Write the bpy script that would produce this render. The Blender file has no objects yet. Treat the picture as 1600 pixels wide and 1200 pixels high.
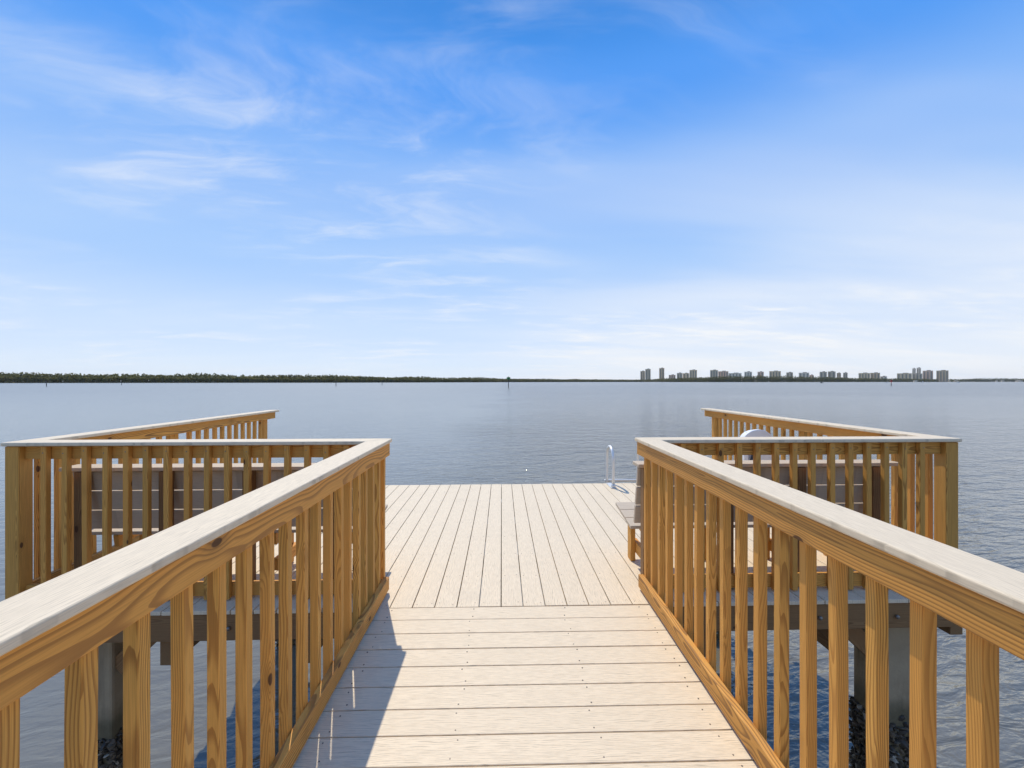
import bpy, bmesh, math, random
import numpy as np
from mathutils import Vector, Matrix, Quaternion, noise as mnoise

random.seed(7)
R = math.radians
scene = bpy.context.scene
COL = scene.collection

# ------------------------------------------------------------------ camera
F_PX, W_PX = 669.0, 1600.0
YAW = R(1.37)
CAM_Z = 1.467                       # above the deck (deck top is z = 0)
cam = bpy.data.cameras.new('camera')
cam.sensor_width = 36.0
cam.lens = 36.0 * F_PX / W_PX
cam.shift_y = -3.9 / W_PX
cam.clip_start = 0.02
cam.clip_end = 40000
cam_o = bpy.data.objects.new('camera', cam)
cam_o.location = (0, 0, CAM_Z)
cam_o.rotation_euler = (R(90), 0, -YAW)
COL.objects.link(cam_o)
scene.camera = cam_o

# ------------------------------------------------------------------ sun, sky, exposure
SUN_EL, SUN_AZ = R(55), R(-20)      # azimuth from +Y, negative = to the left
sun_dir = Vector((math.sin(SUN_AZ) * math.cos(SUN_EL), math.cos(SUN_AZ) * math.cos(SUN_EL), math.sin(SUN_EL)))
sun = bpy.data.lights.new('sun', 'SUN')
sun.energy = 3.8
sun.angle = R(0.5)
sun.color = (1.0, 0.915, 0.77)
sun_o = bpy.data.objects.new('sun', sun)
sun_o.rotation_euler = (-sun_dir).to_track_quat('-Z', 'Y').to_euler()
sun_o.location = (0, 0, 30)
COL.objects.link(sun_o)

scene.view_settings.view_transform = 'Standard'
scene.view_settings.look = 'None'
scene.view_settings.gamma = 1.0
scene.view_settings.exposure = 0.0
scene.view_settings.use_curve_mapping = False
scene.cycles.max_bounces = 8
scene.cycles.diffuse_bounces = 4
scene.cycles.glossy_bounces = 4
scene.cycles.sample_clamp_indirect = 4.0
scene.cycles.use_denoising = True

world = bpy.data.worlds.new('World')
scene.world = world
world.use_nodes = True


class NT:
    """small helper to write node trees"""
    def __init__(self, tree):
        self.t = tree
        self.n = tree.nodes
        self.l = tree.links
        self.n.clear()

    def new(self, kind, **kw):
        nd = self.n.new(kind)
        for k, v in kw.items():
            setattr(nd, k, v)
        return nd

    def put(self, sock, val):
        if isinstance(val, bpy.types.NodeSocket):
            self.l.new(val, sock)
        else:
            sock.default_value = val

    def math(self, op, a, b=0.0, c=0.0, clamp=False):
        nd = self.new('ShaderNodeMath', operation=op, use_clamp=clamp)
        self.put(nd.inputs[0], a)
        self.put(nd.inputs[1], b)
        self.put(nd.inputs[2], c)
        return nd.outputs[0]

    def vmath(self, op, a, b=(0, 0, 0)):
        nd = self.new('ShaderNodeVectorMath', operation=op)
        self.put(nd.inputs[0], a)
        self.put(nd.inputs[1], b)
        return nd.outputs[0]

    def comb(self, x, y, z):
        nd = self.new('ShaderNodeCombineXYZ')
        for i, v in enumerate((x, y, z)):
            self.put(nd.inputs[i], v)
        return nd.outputs[0]

    def sep(self, v):
        nd = self.new('ShaderNodeSeparateXYZ')
        self.put(nd.inputs[0], v)
        return nd.outputs

    def noise(self, vec, scale=1.0, detail=3.0, rough=0.5, dist=0.0, lac=2.0):
        nd = self.new('ShaderNodeTexNoise')
        self.put(nd.inputs['Vector'], vec)
        nd.inputs['Scale'].default_value = scale
        nd.inputs['Detail'].default_value = detail
        nd.inputs['Roughness'].default_value = rough
        nd.inputs['Distortion'].default_value = dist
        nd.inputs['Lacunarity'].default_value = lac
        return nd.outputs[0]

    def smooth(self, v, lo, hi, a=0.0, b=1.0):
        nd = self.new('ShaderNodeMapRange', interpolation_type='SMOOTHSTEP')
        self.put(nd.inputs['Value'], v)
        self.put(nd.inputs['From Min'], lo)
        self.put(nd.inputs['From Max'], hi)
        self.put(nd.inputs['To Min'], a)
        self.put(nd.inputs['To Max'], b)
        return nd.outputs[0]

    def mix(self, fac, a, b, blend='MIX'):
        nd = self.new('ShaderNodeMix', data_type='RGBA', blend_type=blend)
        self.put(nd.inputs[0], fac)
        for s, v in ((nd.inputs[6], a), (nd.inputs[7], b)):
            if not isinstance(v, bpy.types.NodeSocket) and len(v) == 3:
                v = (*v, 1.0)
            self.put(s, v)
        return nd.outputs[2]


def build_world():
    w = NT(world.node_tree)
    out = w.new('ShaderNodeOutputWorld')
    bg = w.new('ShaderNodeBackground')
    ST = 0.12
    bg.inputs['Strength'].default_value = ST
    w.l.new(bg.outputs[0], out.inputs[0])
    sky = w.new('ShaderNodeTexSky', sky_type='NISHITA')
    sky.sun_disc = False
    sky.sun_elevation = SUN_EL
    sky.sun_rotation = SUN_AZ
    sky.altitude = 0
    sky.air_density = 1.0
    sky.dust_density = 0.0
    sky.ozone_density = 2.0
    tc = w.new('ShaderNodeTexCoord')
    x, y, z = w.sep(tc.outputs['Generated'])
    # even tropical haze over the clear sky, the same all round the compass
    ramp = w.new('ShaderNodeValToRGB')
    ramp.color_ramp.interpolation = 'EASE'
    els = ramp.color_ramp.elements
    stops = [(0.0, (0.71, 0.82, 0.97)), (0.10, (0.57, 0.72, 0.97)), (0.24, (0.39, 0.60, 0.96)), (0.42, (0.22, 0.46, 0.94)),
             (0.56, (0.080, 0.325, 0.90)), (0.67, (0.032, 0.240, 0.74)), (1.0, (0.07, 0.27, 0.72))]
    while len(els) < len(stops):
        els.new(0.5)
    for e, (p, c) in zip(els, stops):
        e.position = p
        e.color = (*c, 1)
    w.l.new(w.math('MAXIMUM', z, 0.0), ramp.inputs[0])
    hz = w.new('ShaderNodeVectorMath', operation='SCALE')
    w.l.new(ramp.outputs[0], hz.inputs[0])
    hz.inputs['Scale'].default_value = 1.05 / ST
    clear = w.mix(0.92, sky.outputs[0], hz.outputs[0])
    zc = w.math('ADD', w.math('MAXIMUM', z, 0.0), 0.10)
    px = w.math('DIVIDE', x, zc)
    py = w.math('DIVIDE', y, zc)
    P = w.comb(px, py, 0.0)
    # thin veil in long bands
    rot = w.new('ShaderNodeMapping')
    rot.inputs['Location'].default_value = (VEIL[0], VEIL[1], 0)
    rot.inputs['Rotation'].default_value = (0, 0, R(-24))
    rot.inputs['Scale'].default_value = (0.30, 1.0, 1.0)
    w.l.new(P, rot.inputs['Vector'])
    band = w.noise(rot.outputs[0], 1.0, 4.0, 0.45, 0.3)
    veil = w.smooth(band, 0.36, 0.70)
    # cirrus wisps: fibres drawn out along the wind, gathered in patches
    wm = w.new('ShaderNodeMapping')
    wm.inputs['Location'].default_value = (WISP[0], WISP[1], 0)
    wm.inputs['Rotation'].default_value = (0, 0, R(-20))
    wm.inputs['Scale'].default_value = (0.9, 1.9, 1.0)
    w.l.new(P, wm.inputs['Vector'])
    warp = w.noise(wm.outputs[0], 0.9, 3.0, 0.55)
    wv = w.vmath('ADD', wm.outputs[0], w.comb(w.math('MULTIPLY', warp, 1.2), w.math('MULTIPLY', warp, 0.8), 0.0))
    wisp = w.noise(wv, 1.5, 9.0, 0.62, 0.2)
    pm = w.vmath('ADD', P, (PATCH[0], PATCH[1], 0))
    patch = w.noise(pm, 0.55, 2.0, 0.5)
    wf = w.math('MULTIPLY', w.smooth(wisp, 0.42, 0.84), w.smooth(patch, 0.40, 0.62))
    side = w.smooth(px, -1.0, 2.4, 0.0, 1.0)
    f = w.math('ADD', w.math('MULTIPLY', veil, w.math('ADD', w.math('MULTIPLY', side, 0.32), 0.10)),
               w.math('MULTIPLY', wf, 0.74))
    low = w.smooth(z, 0.0, 0.30, 1.0, 0.0)
    f = w.math('ADD', f, w.math('MULTIPLY', low, w.math('ADD', w.math('MULTIPLY', side, 0.48), 0.06)))
    f = w.math('MULTIPLY', f, w.math('ADD', w.smooth(z, 0.40, 0.62, 1.0, 0.45), w.smooth(z, 0.68, 0.85, 0.0, 0.55)))
    f = w.math('MINIMUM', f, 0.92)
    col = w.mix(f, clear, (0.92 / ST, 0.945 / ST, 0.98 / ST))
    w.l.new(col, bg.inputs['Color'])


VEIL, WISP, PATCH = (4.0, 4.0), (15.0, 3.0), (3.3, 4.1)
build_world()

# ------------------------------------------------------------------ helpers
def tag(o, label=None, cat=None, group=None, kind=None):
    if label: o['label'] = label
    if cat: o['category'] = cat
    if group: o['group'] = group
    if kind: o['kind'] = kind
    return o


def thing(name, loc, label, cat, group=None):
    o = bpy.data.objects.new(name, None)
    o.empty_display_size = 0.1
    o.location = loc
    COL.objects.link(o)
    return tag(o, label, cat, group)


def wpos(o):
    p = Vector((0, 0, 0))
    while o is not None:
        p = p + o.location
        o = o.parent
    return p


def link(name, me, parent=None, loc=(0, 0, 0), quat=None):
    """links a mesh at a WORLD location; parents are never rotated unless given a quat (then only leaf meshes)"""
    o = bpy.data.objects.new(name, me)
    COL.objects.link(o)
    if parent is not None:
        o.parent = parent
        if parent.type == 'MESH':
            m = Matrix.LocRotScale(parent['_p'], Quaternion(parent['_q']), None)
            mm = m.inverted() @ Matrix.LocRotScale(Vector(loc), quat or Quaternion(), None)
            l, q, s = mm.decompose()
            o.location = l
            o.rotation_mode = 'QUATERNION'
            o.rotation_quaternion = q
            return o
        o.location = Vector(loc) - wpos(parent)
    else:
        o.location = loc
    if quat is not None:
        o.rotation_mode = 'QUATERNION'
        o.rotation_quaternion = quat
    return o


def remember(o, loc, quat=None):
    o['_p'] = tuple(loc)
    o['_q'] = tuple(quat or Quaternion())
    return o


def bm_mesh(bm, name, mat, smooth=False):
    me = bpy.data.meshes.new(name)
    bm.to_mesh(me)
    bm.free()
    if mat is not None:
        me.materials.append(mat)
    if smooth:
        me.polygons.foreach_set('use_smooth', [True] * len(me.polygons))
    return me


_cache = {}
def box_mesh(l, w, h, mat, bev=0.003, seg=1):
    key = (round(l, 4), round(w, 4), round(h, 4), mat.name, bev, seg)
    if key not in _cache:
        bm = bmesh.new()
        bmesh.ops.create_cube(bm, size=1.0)
        bmesh.ops.scale(bm, vec=(l, w, h), verts=bm.verts)
        if bev > 0:
            bmesh.ops.bevel(bm, geom=list(bm.edges), offset=bev, segments=seg, profile=0.5, affect='EDGES')
        _cache[key] = bm_mesh(bm, 'lumber', mat)
    return _cache[key]


def frame(d):
    d = Vector(d).normalized()
    if abs(d.z) > 0.9:
        yv = Vector((0, 1, 0))
        yv = (yv - d * yv.dot(d)).normalized()
        zv = d.cross(yv)
    else:
        zv = Vector((0, 0, 1))
        zv = (zv - d * zv.dot(d)).normalized()
        yv = zv.cross(d)
    return Matrix((d, yv, zv)).transposed().to_quaternion()


def lumber(name, p0, p1, w, h, mat, parent, bev=0.003, seg=1, flip=False):
    """a beam from p0 to p1: local X runs along it, w sideways, h upwards (upright: w along Y, h along X)"""
    p0, p1 = Vector(p0), Vector(p1)
    d = p1 - p0
    q = frame(-d if flip else d)
    me = box_mesh(d.length, w, h, mat, bev, seg)
    return link(name, me, parent, (p0 + p1) / 2, q)


def poly_board(name, pts, z0, z1, mat, parent, ang, bev=0.006, seg=2):
    """a flat board with the given outline; local X runs along the angle ang"""
    c = Vector((sum(p[0] for p in pts) / len(pts), sum(p[1] for p in pts) / len(pts), (z0 + z1) / 2))
    ca, sa = math.cos(-ang), math.sin(-ang)
    bm = bmesh.new()
    loc = []
    for x, y in pts:
        dx, dy = x - c.x, y - c.y
        loc.append((dx * ca - dy * sa, dx * sa + dy * ca))
    h = (z1 - z0) / 2
    lo = [bm.verts.new((x, y, -h)) for x, y in loc]
    hi = [bm.verts.new((x, y, h)) for x, y in loc]
    n = len(pts)
    bm.faces.new(lo[::-1])
    bm.faces.new(hi)
    for i in range(n):
        bm.faces.new((lo[i], lo[(i + 1) % n], hi[(i + 1) % n], hi[i]))
    bmesh.ops.recalc_face_normals(bm, faces=bm.faces)
    bmesh.ops.bevel(bm, geom=list(bm.edges), offset=bev, segments=seg, profile=0.5, affect='EDGES')
    me = bm_mesh(bm, 'cap', mat)
    return link(name, me, parent, c, Quaternion((0, 0, 1), ang))


def tube_mesh(pts, rad, mat, seg=12):
    bm = bmesh.new()
    pts = [Vector(p) for p in pts]
    rings = []
    for i, p in enumerate(pts):
        a = pts[max(i - 1, 0)]
        b = pts[min(i + 1, len(pts) - 1)]
        q = frame(b - a)
        m = q.to_matrix()
        if rings:
            pass
        ring = [bm.verts.new(p + m @ Vector((0, math.cos(t) * rad, math.sin(t) * rad)))
                for t in [2 * math.pi * k / seg for k in range(seg)]]
        if rings:      # keep the rings from twisting
            prev = rings[-1]
            best = min(range(seg), key=lambda s: sum((ring[(k + s) % seg].co - prev[k].co).length for k in range(0, seg, 3)))
            ring = ring[best:] + ring[:best]
            if sum((ring[k].co - prev[k].co).length for k in range(seg)) > sum((ring[-k].co - prev[k].co).length for k in range(seg)):
                ring = [ring[-k] for k in range(seg)]
        rings.append(ring)
    for r0, r1 in zip(rings, rings[1:]):
        for k in range(seg):
            bm.faces.new((r0[k], r0[(k + 1) % seg], r1[(k + 1) % seg], r1[k]))
    bm.faces.new(rings[0])
    bm.faces.new(rings[-1])
    bmesh.ops.recalc_face_normals(bm, faces=bm.faces)
    return bm_mesh(bm, 'tube', mat, True)


def bearing(px):
    """tangent of the compass bearing (from +Y) of a photo column"""
    return math.tan(math.atan((px - 800.0) / F_PX) + YAW)


def at(px, Y):
    return bearing(px) * Y


SKEW = 0.008
def S(x, y):
    return (x, y + SKEW * x)

# ------------------------------------------------------------------ materials
def new_mat(name):
    m = bpy.data.materials.new(name)
    m.use_nodes = True
    t = NT(m.node_tree)
    out = t.new('ShaderNodeOutputMaterial')
    p = t.new('ShaderNodeBsdfPrincipled')
    t.l.new(p.outputs[0], out.inputs[0])
    return m, t, p


def bump(t, p, height, strength=0.3, dist=0.01):
    b = t.new('ShaderNodeBump')
    b.inputs['Strength'].default_value = strength
    b.inputs['Distance'].default_value = dist
    t.put(b.inputs['Height'], height)
    t.l.new(b.outputs[0], p.inputs['Normal'])
    return b


def plain(name, col, rough=0.6, metal=0.0, var=0.12, scale=8.0):
    m, t, p = new_mat(name)
    tc = t.new('ShaderNodeTexCoord')
    n = t.noise(tc.outputs['Object'], scale, 4.0, 0.6)
    dark = tuple(c * (1 - var) for c in col)
    lite = tuple(min(1, c * (1 + var)) for c in col)
    t.l.new(t.mix(n, dark, lite), p.inputs['Base Color'])
    p.inputs['Roughness'].default_value = rough
    p.inputs['Metallic'].default_value = metal
    return m


def pine(name, early, late, stain, knots=0.12, ring=0.0075, tint=1.0):
    """pressure treated pine: growth rings round a pith that lies near the board, knots, treatment stains"""
    m, t, p = new_mat(name)
    tc = t.new('ShaderNodeTexCoord')
    oi = t.new('ShaderNodeObjectInfo')
    rnd = oi.outputs['Random']
    x, y, z = t.sep(tc.outputs['Object'])
    ro = t.math('MULTIPLY', rnd, 57.0)
    r2 = t.math('FRACT', t.math('MULTIPLY', rnd, 91.7))
    r3 = t.math('FRACT', t.math('MULTIPLY', rnd, 413.3))
    xo = t.math('ADD', x, ro)
    V = t.comb(t.math('MULTIPLY', xo, 1.0), t.math('ADD', y, r2), t.math('ADD', z, r3))
    # knots
    kv = t.comb(t.math('MULTIPLY', xo, 4.6), t.math('MULTIPLY', y, 9.0), t.math('MULTIPLY', z, 9.0))
    vo = t.new('ShaderNodeTexVoronoi', feature='F1')
    t.l.new(kv, vo.inputs['Vector'])
    vo.inputs['Scale'].default_value = 1.0
    kd = vo.outputs['Distance']
    ks = t.smooth(t.sep(vo.outputs['Color'])[0], 0.45, 0.95)      # only some cells hold a knot
    kin = t.math('MULTIPLY', t.smooth(kd, knots, knots * 0.75), t.math('GREATER_THAN', ks, 0.08))
    around = t.math('MULTIPLY', t.smooth(kd, 0.42, 0.05), ks)
    # rings round a wandering pith
    wn = t.noise(t.comb(t.math('MULTIPLY', xo, 1.15), 0.0, 0.0), 1.0, 2.0, 0.5)
    wn2 = t.noise(t.comb(t.math('MULTIPLY', xo, 0.9), 7.0, 0.0), 1.0, 2.0, 0.5)
    yc = t.math('ADD', t.math('MULTIPLY', t.math('SUBTRACT', r2, 0.5), 0.13), t.math('MULTIPLY', t.math('SUBTRACT', wn, 0.5), 0.10))
    zc = t.math('ADD', t.math('MULTIPLY', t.math('SUBTRACT', r3, 0.5), 0.13), t.math('MULTIPLY', t.math('SUBTRACT', wn2, 0.5), 0.10))
    dy = t.math('SUBTRACT', y, yc)
    dz = t.math('SUBTRACT', z, zc)
    r = t.math('SQRT', t.math('ADD', t.math('MULTIPLY', dy, dy), t.math('MULTIPLY', dz, dz)))
    fine = t.noise(t.comb(t.math('MULTIPLY', xo, 2.0), t.math('MULTIPLY', y, 22.0), t.math('MULTIPLY', z, 22.0)), 1.0, 3.0, 0.5)
    r = t.math('ADD', r, t.math('MULTIPLY', fine, 0.008))
    r = t.math('ADD', r, t.math('MULTIPLY', around, 0.014))
    fr = t.math('FRACT', t.math('DIVIDE', r, ring))
    lw = t.math('MULTIPLY', t.smooth(fr, 0.38, 0.84), t.smooth(fr, 1.0, 0.95))
    # long fine fibres
    fib = t.noise(t.comb(t.math('MULTIPLY', xo, 6.0), t.math('MULTIPLY', y, 330.0), t.math('MULTIPLY', z, 330.0)), 1.0, 2.0, 0.6)
    st = t.noise(t.comb(t.math('MULTIPLY', xo, 1.6), t.math('MULTIPLY', y, 7.0), t.math('MULTIPLY', z, 7.0)), 1.0, 4.0, 0.6)
    base = t.mix(t.math('MULTIPLY', lw, 0.90), early, late)
    base = t.mix(t.math('MULTIPLY', t.smooth(st, 0.48, 0.76), 0.40), base, stain)
    base = t.mix(t.math('MULTIPLY', t.smooth(fib, 0.35, 0.75), 0.34), base, tuple(c * 0.45 for c in late))
    # every stick has its own depth of colour
    base = t.mix(t.math('MULTIPLY', r3, 0.36), base, tuple(c * 0.80 for c in stain))
    base = t.mix(t.math('MULTIPLY', r2, 0.42), base, (early[0] * 0.98, early[1] * 0.80, early[2] * 0.72))
    base = t.mix(t.math('MULTIPLY', around, 0.45), base, tuple(c * 0.9 for c in late))
    kc = t.noise(t.vmath('SCALE', kv), 1.0, 2.0)
    base = t.mix(t.math('MULTIPLY', kin, 0.9), base, (0.075, 0.030, 0.012))
    t.l.new(base, p.inputs['Base Color'])
    p.inputs['Roughness'].default_value = 0.62
    p.inputs['Specular IOR Level'].default_value = 0.30
    bump(t, p, t.math('SUBTRACT', t.math('MULTIPLY', fib, 0.5), t.math('ADD', t.math('MULTIPLY', lw, 0.35), kin)), 0.35, 0.0018)
    return m


M = {}
M['pine'] = pine('treated_pine', (0.80, 0.425, 0.095), (0.36, 0.155, 0.030), (0.50, 0.25, 0.060), ring=0.0056)
M['pine_rail'] = pine('treated_pine_rail', (0.78, 0.40, 0.088), (0.17, 0.082, 0.027), (0.34, 0.18, 0.060), knots=0.13, ring=0.0098)
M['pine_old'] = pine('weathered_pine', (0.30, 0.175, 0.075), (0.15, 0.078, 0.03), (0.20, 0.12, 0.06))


def composite(name, col, streak=0.5):
    m, t, p = new_mat(name)
    tc = t.new('ShaderNodeTexCoord')
    oi = t.new('ShaderNodeObjectInfo')
    rnd = oi.outputs['Random']
    x, y, z = t.sep(tc.outputs['Object'])
    xo = t.math('ADD', x, t.math('MULTIPLY', rnd, 83.0))
    yo = t.math('ADD', y, t.math('MULTIPLY', rnd, 3.1))
    # embossed grain: cathedral lines that wander along the board
    wob = t.noise(t.comb(t.math('MULTIPLY', xo, 2.2), t.math('MULTIPLY', yo, 9.0), 0.0), 1.0, 3.0, 0.5)
    rr = t.math('ADD', t.math('MULTIPLY', yo, 1.0), t.math('MULTIPLY', wob, 0.075))
    fr = t.math('FRACT', t.math('DIVIDE', rr, 0.0085))
    line = t.math('MULTIPLY', t.smooth(fr, 0.55, 0.9), t.smooth(fr, 1.0, 0.94))
    brk = t.noise(t.comb(t.math('MULTIPLY', xo, 14.0), t.math('MULTIPLY', yo, 90.0), 0.0), 1.0, 3.0, 0.6)
    line = t.math('MULTIPLY', line, t.smooth(brk, 0.36, 0.62))
    fine = t.noise(t.comb(t.math('MULTIPLY', xo, 16.0), t.math('MULTIPLY', yo, 420.0), t.math('MULTIPLY', z, 420.0)), 1.0, 3.0, 0.65)
    blot = t.noise(t.comb(t.math('MULTIPLY', xo, 1.3), t.math('MULTIPLY', yo, 4.0), 0.0), 1.0, 3.0, 0.5)
    dk = tuple(c * 0.52 for c in col)
    base = t.mix(t.math('MULTIPLY', line, streak), col, dk)
    base = t.mix(t.math('MULTIPLY', t.smooth(fine, 0.42, 0.72), 0.42), base, dk)
    base = t.mix(t.math('MULTIPLY', t.smooth(blot, 0.40, 0.72), 0.14), base, tuple(c * 0.78 for c in col))
    base = t.mix(t.math('MULTIPLY', rnd, 0.16), base, tuple(c * 0.80 for c in col))
    # scuffs and dried drips
    tcg = t.new('ShaderNodeNewGeometry')
    dirt = t.noise(tcg.outputs['Position'], 2.3, 6.0, 0.65)
    base = t.mix(t.math('MULTIPLY', t.smooth(dirt, 0.55, 0.78), 0.22), base, (0.36, 0.31, 0.25))
    t.l.new(base, p.inputs['Base Color'])
    p.inputs['Roughness'].default_value = 0.58
    p.inputs['Specular IOR Level'].default_value = 0.35
    bump(t, p, t.math('SUBTRACT', t.math('MULTIPLY', fine, -0.6), line), 0.4, 0.0012)
    return m


M['deck'] = composite('composite_decking', (0.80, 0.665, 0.475), 0.75)
M['cap'] = composite('composite_cap', (0.78, 0.65, 0.465), 0.6)
M['bench'] = composite('composite_bench', (0.58, 0.48, 0.36), 0.4)
M['steel'] = plain('galvanised_screw', (0.16, 0.14, 0.12), 0.5, 0.6)
M['bolt'] = plain('bolt_metal', (0.26, 0.23, 0.20), 0.55, 0.6, 0.3, 60)
M['alu'] = plain('brushed_aluminium', (0.72, 0.72, 0.70), 0.38, 0.45, 0.08, 40)
M['white'] = plain('white_plastic', (0.82, 0.82, 0.80), 0.35, 0.0, 0.04)
M['blue'] = plain('blue_plastic', (0.03, 0.09, 0.36), 0.4)
M['black'] = plain('black_rubber', (0.03, 0.03, 0.032), 0.5)


def make_concrete():
    m, t, p = new_mat('pile_concrete')
    g = t.new('ShaderNodeNewGeometry')
    pos = g.outputs['Position']
    x, y, z = t.sep(pos)
    n = t.noise(pos, 4.0, 6.0, 0.65)
    run = t.noise(t.vmath('MULTIPLY', pos, (9.0, 9.0, 1.2)), 1.0, 4.0, 0.6)
    c = t.mix(n, (0.27, 0.20, 0.12), (0.46, 0.36, 0.23))
    c = t.mix(t.math('MULTIPLY', t.smooth(run, 0.45, 0.7), 0.6), c, (0.12, 0.085, 0.05))
    wet = t.smooth(t.math('ADD', z, t.math('MULTIPLY', n, 0.25)), -0.62, -0.80)
    c = t.mix(t.math('MULTIPLY', wet, 0.8), c, (0.085, 0.072, 0.035))
    t.l.new(c, p.inputs['Base Color'])
    p.inputs['Roughness'].default_value = 0.85
    bump(t, p, t.noise(pos, 45.0, 5.0, 0.7), 0.5, 0.006)
    return m


M['concrete'] = make_concrete()


def make_oyster():
    m, t, p = new_mat('oyster_shell')
    g = t.new('ShaderNodeNewGeometry')
    r = g.outputs['Random Per Island']
    n = t.noise(g.outputs['Position'], 60.0, 3.0, 0.6)
    c = t.mix(t.smooth(r, 0.25, 1.0), (0.035, 0.026, 0.017), (0.20, 0.15, 0.095))
    c = t.mix(t.math('GREATER_THAN', r, 0.93), c, (0.42, 0.37, 0.29))
    c = t.mix(t.math('MULTIPLY', n, 0.4), c, (0.03, 0.025, 0.02))
    t.l.new(c, p.inputs['Base Color'])
    p.inputs['Roughness'].default_value = 0.55
    return m


M['oyster'] = make_oyster()


def make_water():
    m, t, p = new_mat('bay_water')
    g = t.new('ShaderNodeNewGeometry')
    pos = g.outputs['Position']
    x, y, z = t.sep(pos)
    # wind: slack in the lee on the left, ripples on the right and farther out
    lee = t.smooth(t.math('ADD', x, t.math('MULTIPLY', t.math('SUBTRACT', t.noise(pos, 0.06, 3.0), 0.5), 14.0)), -5.0, 7.0, 0.22, 1.5)
    gust = t.smooth(t.noise(t.vmath('MULTIPLY', pos, (0.008, 0.022, 1.0)), 1.0, 4.0, 0.55), 0.30, 0.70, 0.55, 1.15)
    amp = t.math('MULTIPLY', lee, gust)
    mp = t.new('ShaderNodeMapping')
    mp.inputs['Rotation'].default_value = (0, 0, R(-12))
    t.l.new(pos, mp.inputs['Vector'])
    q = mp.outputs[0]
    a = t.noise(t.vmath('MULTIPLY', q, (0.55, 1.25, 1.0)), 1.0, 2.0, 0.5, 0.4)
    b = t.noise(t.vmath('MULTIPLY', q, (2.1, 5.2, 1.0)), 1.0, 3.0, 0.5, 0.6)
    c = t.noise(t.vmath('MULTIPLY', q, (10.0, 19.0, 1.0)), 1.0, 2.0, 0.5, 0.4)
    h = t.math('ADD', t.math('MULTIPLY', a, 0.12), t.math('MULTIPLY', b, 0.075))
    h = t.math('ADD', h, t.math('MULTIPLY', c, 0.012))
    h = t.math('MULTIPLY', h, amp)
    bp = bump(t, p, h, 1.0, 1.0)
    # the finest chop, too small to resolve: it spreads the reflections of the open bay
    nc = t.new('ShaderNodeTexNoise')
    t.l.new(t.vmath('MULTIPLY', q, (6.0, 14.0, 1.0)), nc.inputs['Vector'])
    nc.inputs['Scale'].default_value = 1.0
    nc.inputs['Detail'].default_value = 2.0
    open_ = t.math('MULTIPLY', t.smooth(y, 6.0, 60.0, 0.10, 1.0), t.math('ADD', t.math('MULTIPLY', amp, 0.6), 0.4))
    dv = t.vmath('SUBTRACT', nc.outputs['Color'], (0.5, 0.5, 0.5))
    dv = t.vmath('MULTIPLY', dv, t.comb(t.math('MULTIPLY', open_, 0.35), t.math('MULTIPLY', open_, 0.45), 0.0))
    nv = t.vmath('NORMALIZE', t.vmath('ADD', dv, (0.0, 0.0, 1.0)))
    t.l.new(nv, bp.inputs['Normal'])
    depth = t.noise(pos, 0.03, 3.0, 0.5)
    t.l.new(t.mix(depth, (0.145, 0.136, 0.106), (0.172, 0.160, 0.124)), p.inputs['Base Color'])
    t.l.new(t.smooth(t.math('LOGARITHM', t.math('MAXIMUM', y, 1.0), 10.0), 0.9, 2.4, 0.07, 0.26), p.inputs['Roughness'])
    p.inputs['IOR'].default_value = 1.72
    return m


M['water'] = make_water()


def make_foliage():
    m, t, p = new_mat('far_foliage')
    at_ = t.new('ShaderNodeAttribute', attribute_name='tone')
    g = t.new('ShaderNodeNewGeometry')
    r = g.outputs['Random Per Island']
    c = t.mix(at_.outputs['Fac'], (0.140, 0.145, 0.040), (0.26, 0.225, 0.070))
    c = t.mix(t.math('MULTIPLY', r, 0.5), c, (0.115, 0.118, 0.036))
    t.l.new(c, p.inputs['Base Color'])
    p.inputs['Roughness'].default_value = 0.7
    p.inputs['Specular IOR Level'].default_value = 0.2
    tr = t.new('ShaderNodeBsdfTranslucent')              # leaves let the sun through
    t.l.new(c, tr.inputs['Color'])
    ms = t.new('ShaderNodeMixShader')
    ms.inputs[0].default_value = 0.45
    t.l.new(p.outputs[0], ms.inputs[1])
    t.l.new(tr.outputs[0], ms.inputs[2])
    out = [n for n in t.n if n.type == 'OUTPUT_MATERIAL'][0]
    t.l.new(ms.outputs[0], out.inputs[0])
    return m


M['leaf'] = make_foliage()
M['mud'] = plain('shore_mud', (0.09, 0.08, 0.05), 0.9, 0.0, 0.3, 0.05)

# ------------------------------------------------------------------ water and far land
WATER_Z = -1.95
FAR = 1.2

def sheet(name, x0, x1, y0, y1, z, mat):
    me = bpy.data.meshes.new(name)
    me.from_pydata([(x0, y0, z), (x1, y0, z), (x1, y1, z), (x0, y1, z)], [], [(0, 1, 2, 3)])
    me.materials.append(mat)
    return tag(link(name, me), kind='structure')


water = sheet('water', -9000, 9000, -1500, 7500, WATER_Z, M['water'])

# the shore line: photo column -> distance, with the height of the wood behind it
SHORE = [(-1060, 520, 22), (-420, 640, 23), (-120, 760, 22), (0, 830, 22.5), (100, 870, 20.5), (250, 930, 19.5), (400, 1000, 19), (520, 1080, 18.5),
         (640, 1250, 17), (720, 1450, 17), (800, 1800, 16.5), (880, 2150, 16), (960, 2500, 14.5), (1005, 2500, 14), (1050, 2200, 21),
         (1100, 1980, 27), (1180, 1900, 31), (1240, 1950, 29), (1320, 2150, 25), (1400, 2420, 22), (1445, 2550, 20), (1500, 3000, 21),
         (1520, 3050, 27), (1560, 3100, 28), (1640, 3200, 28), (1760, 3300, 28), (2000, 2900, 27), (2500, 2100, 25), (2900, 1700, 23)]

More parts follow.
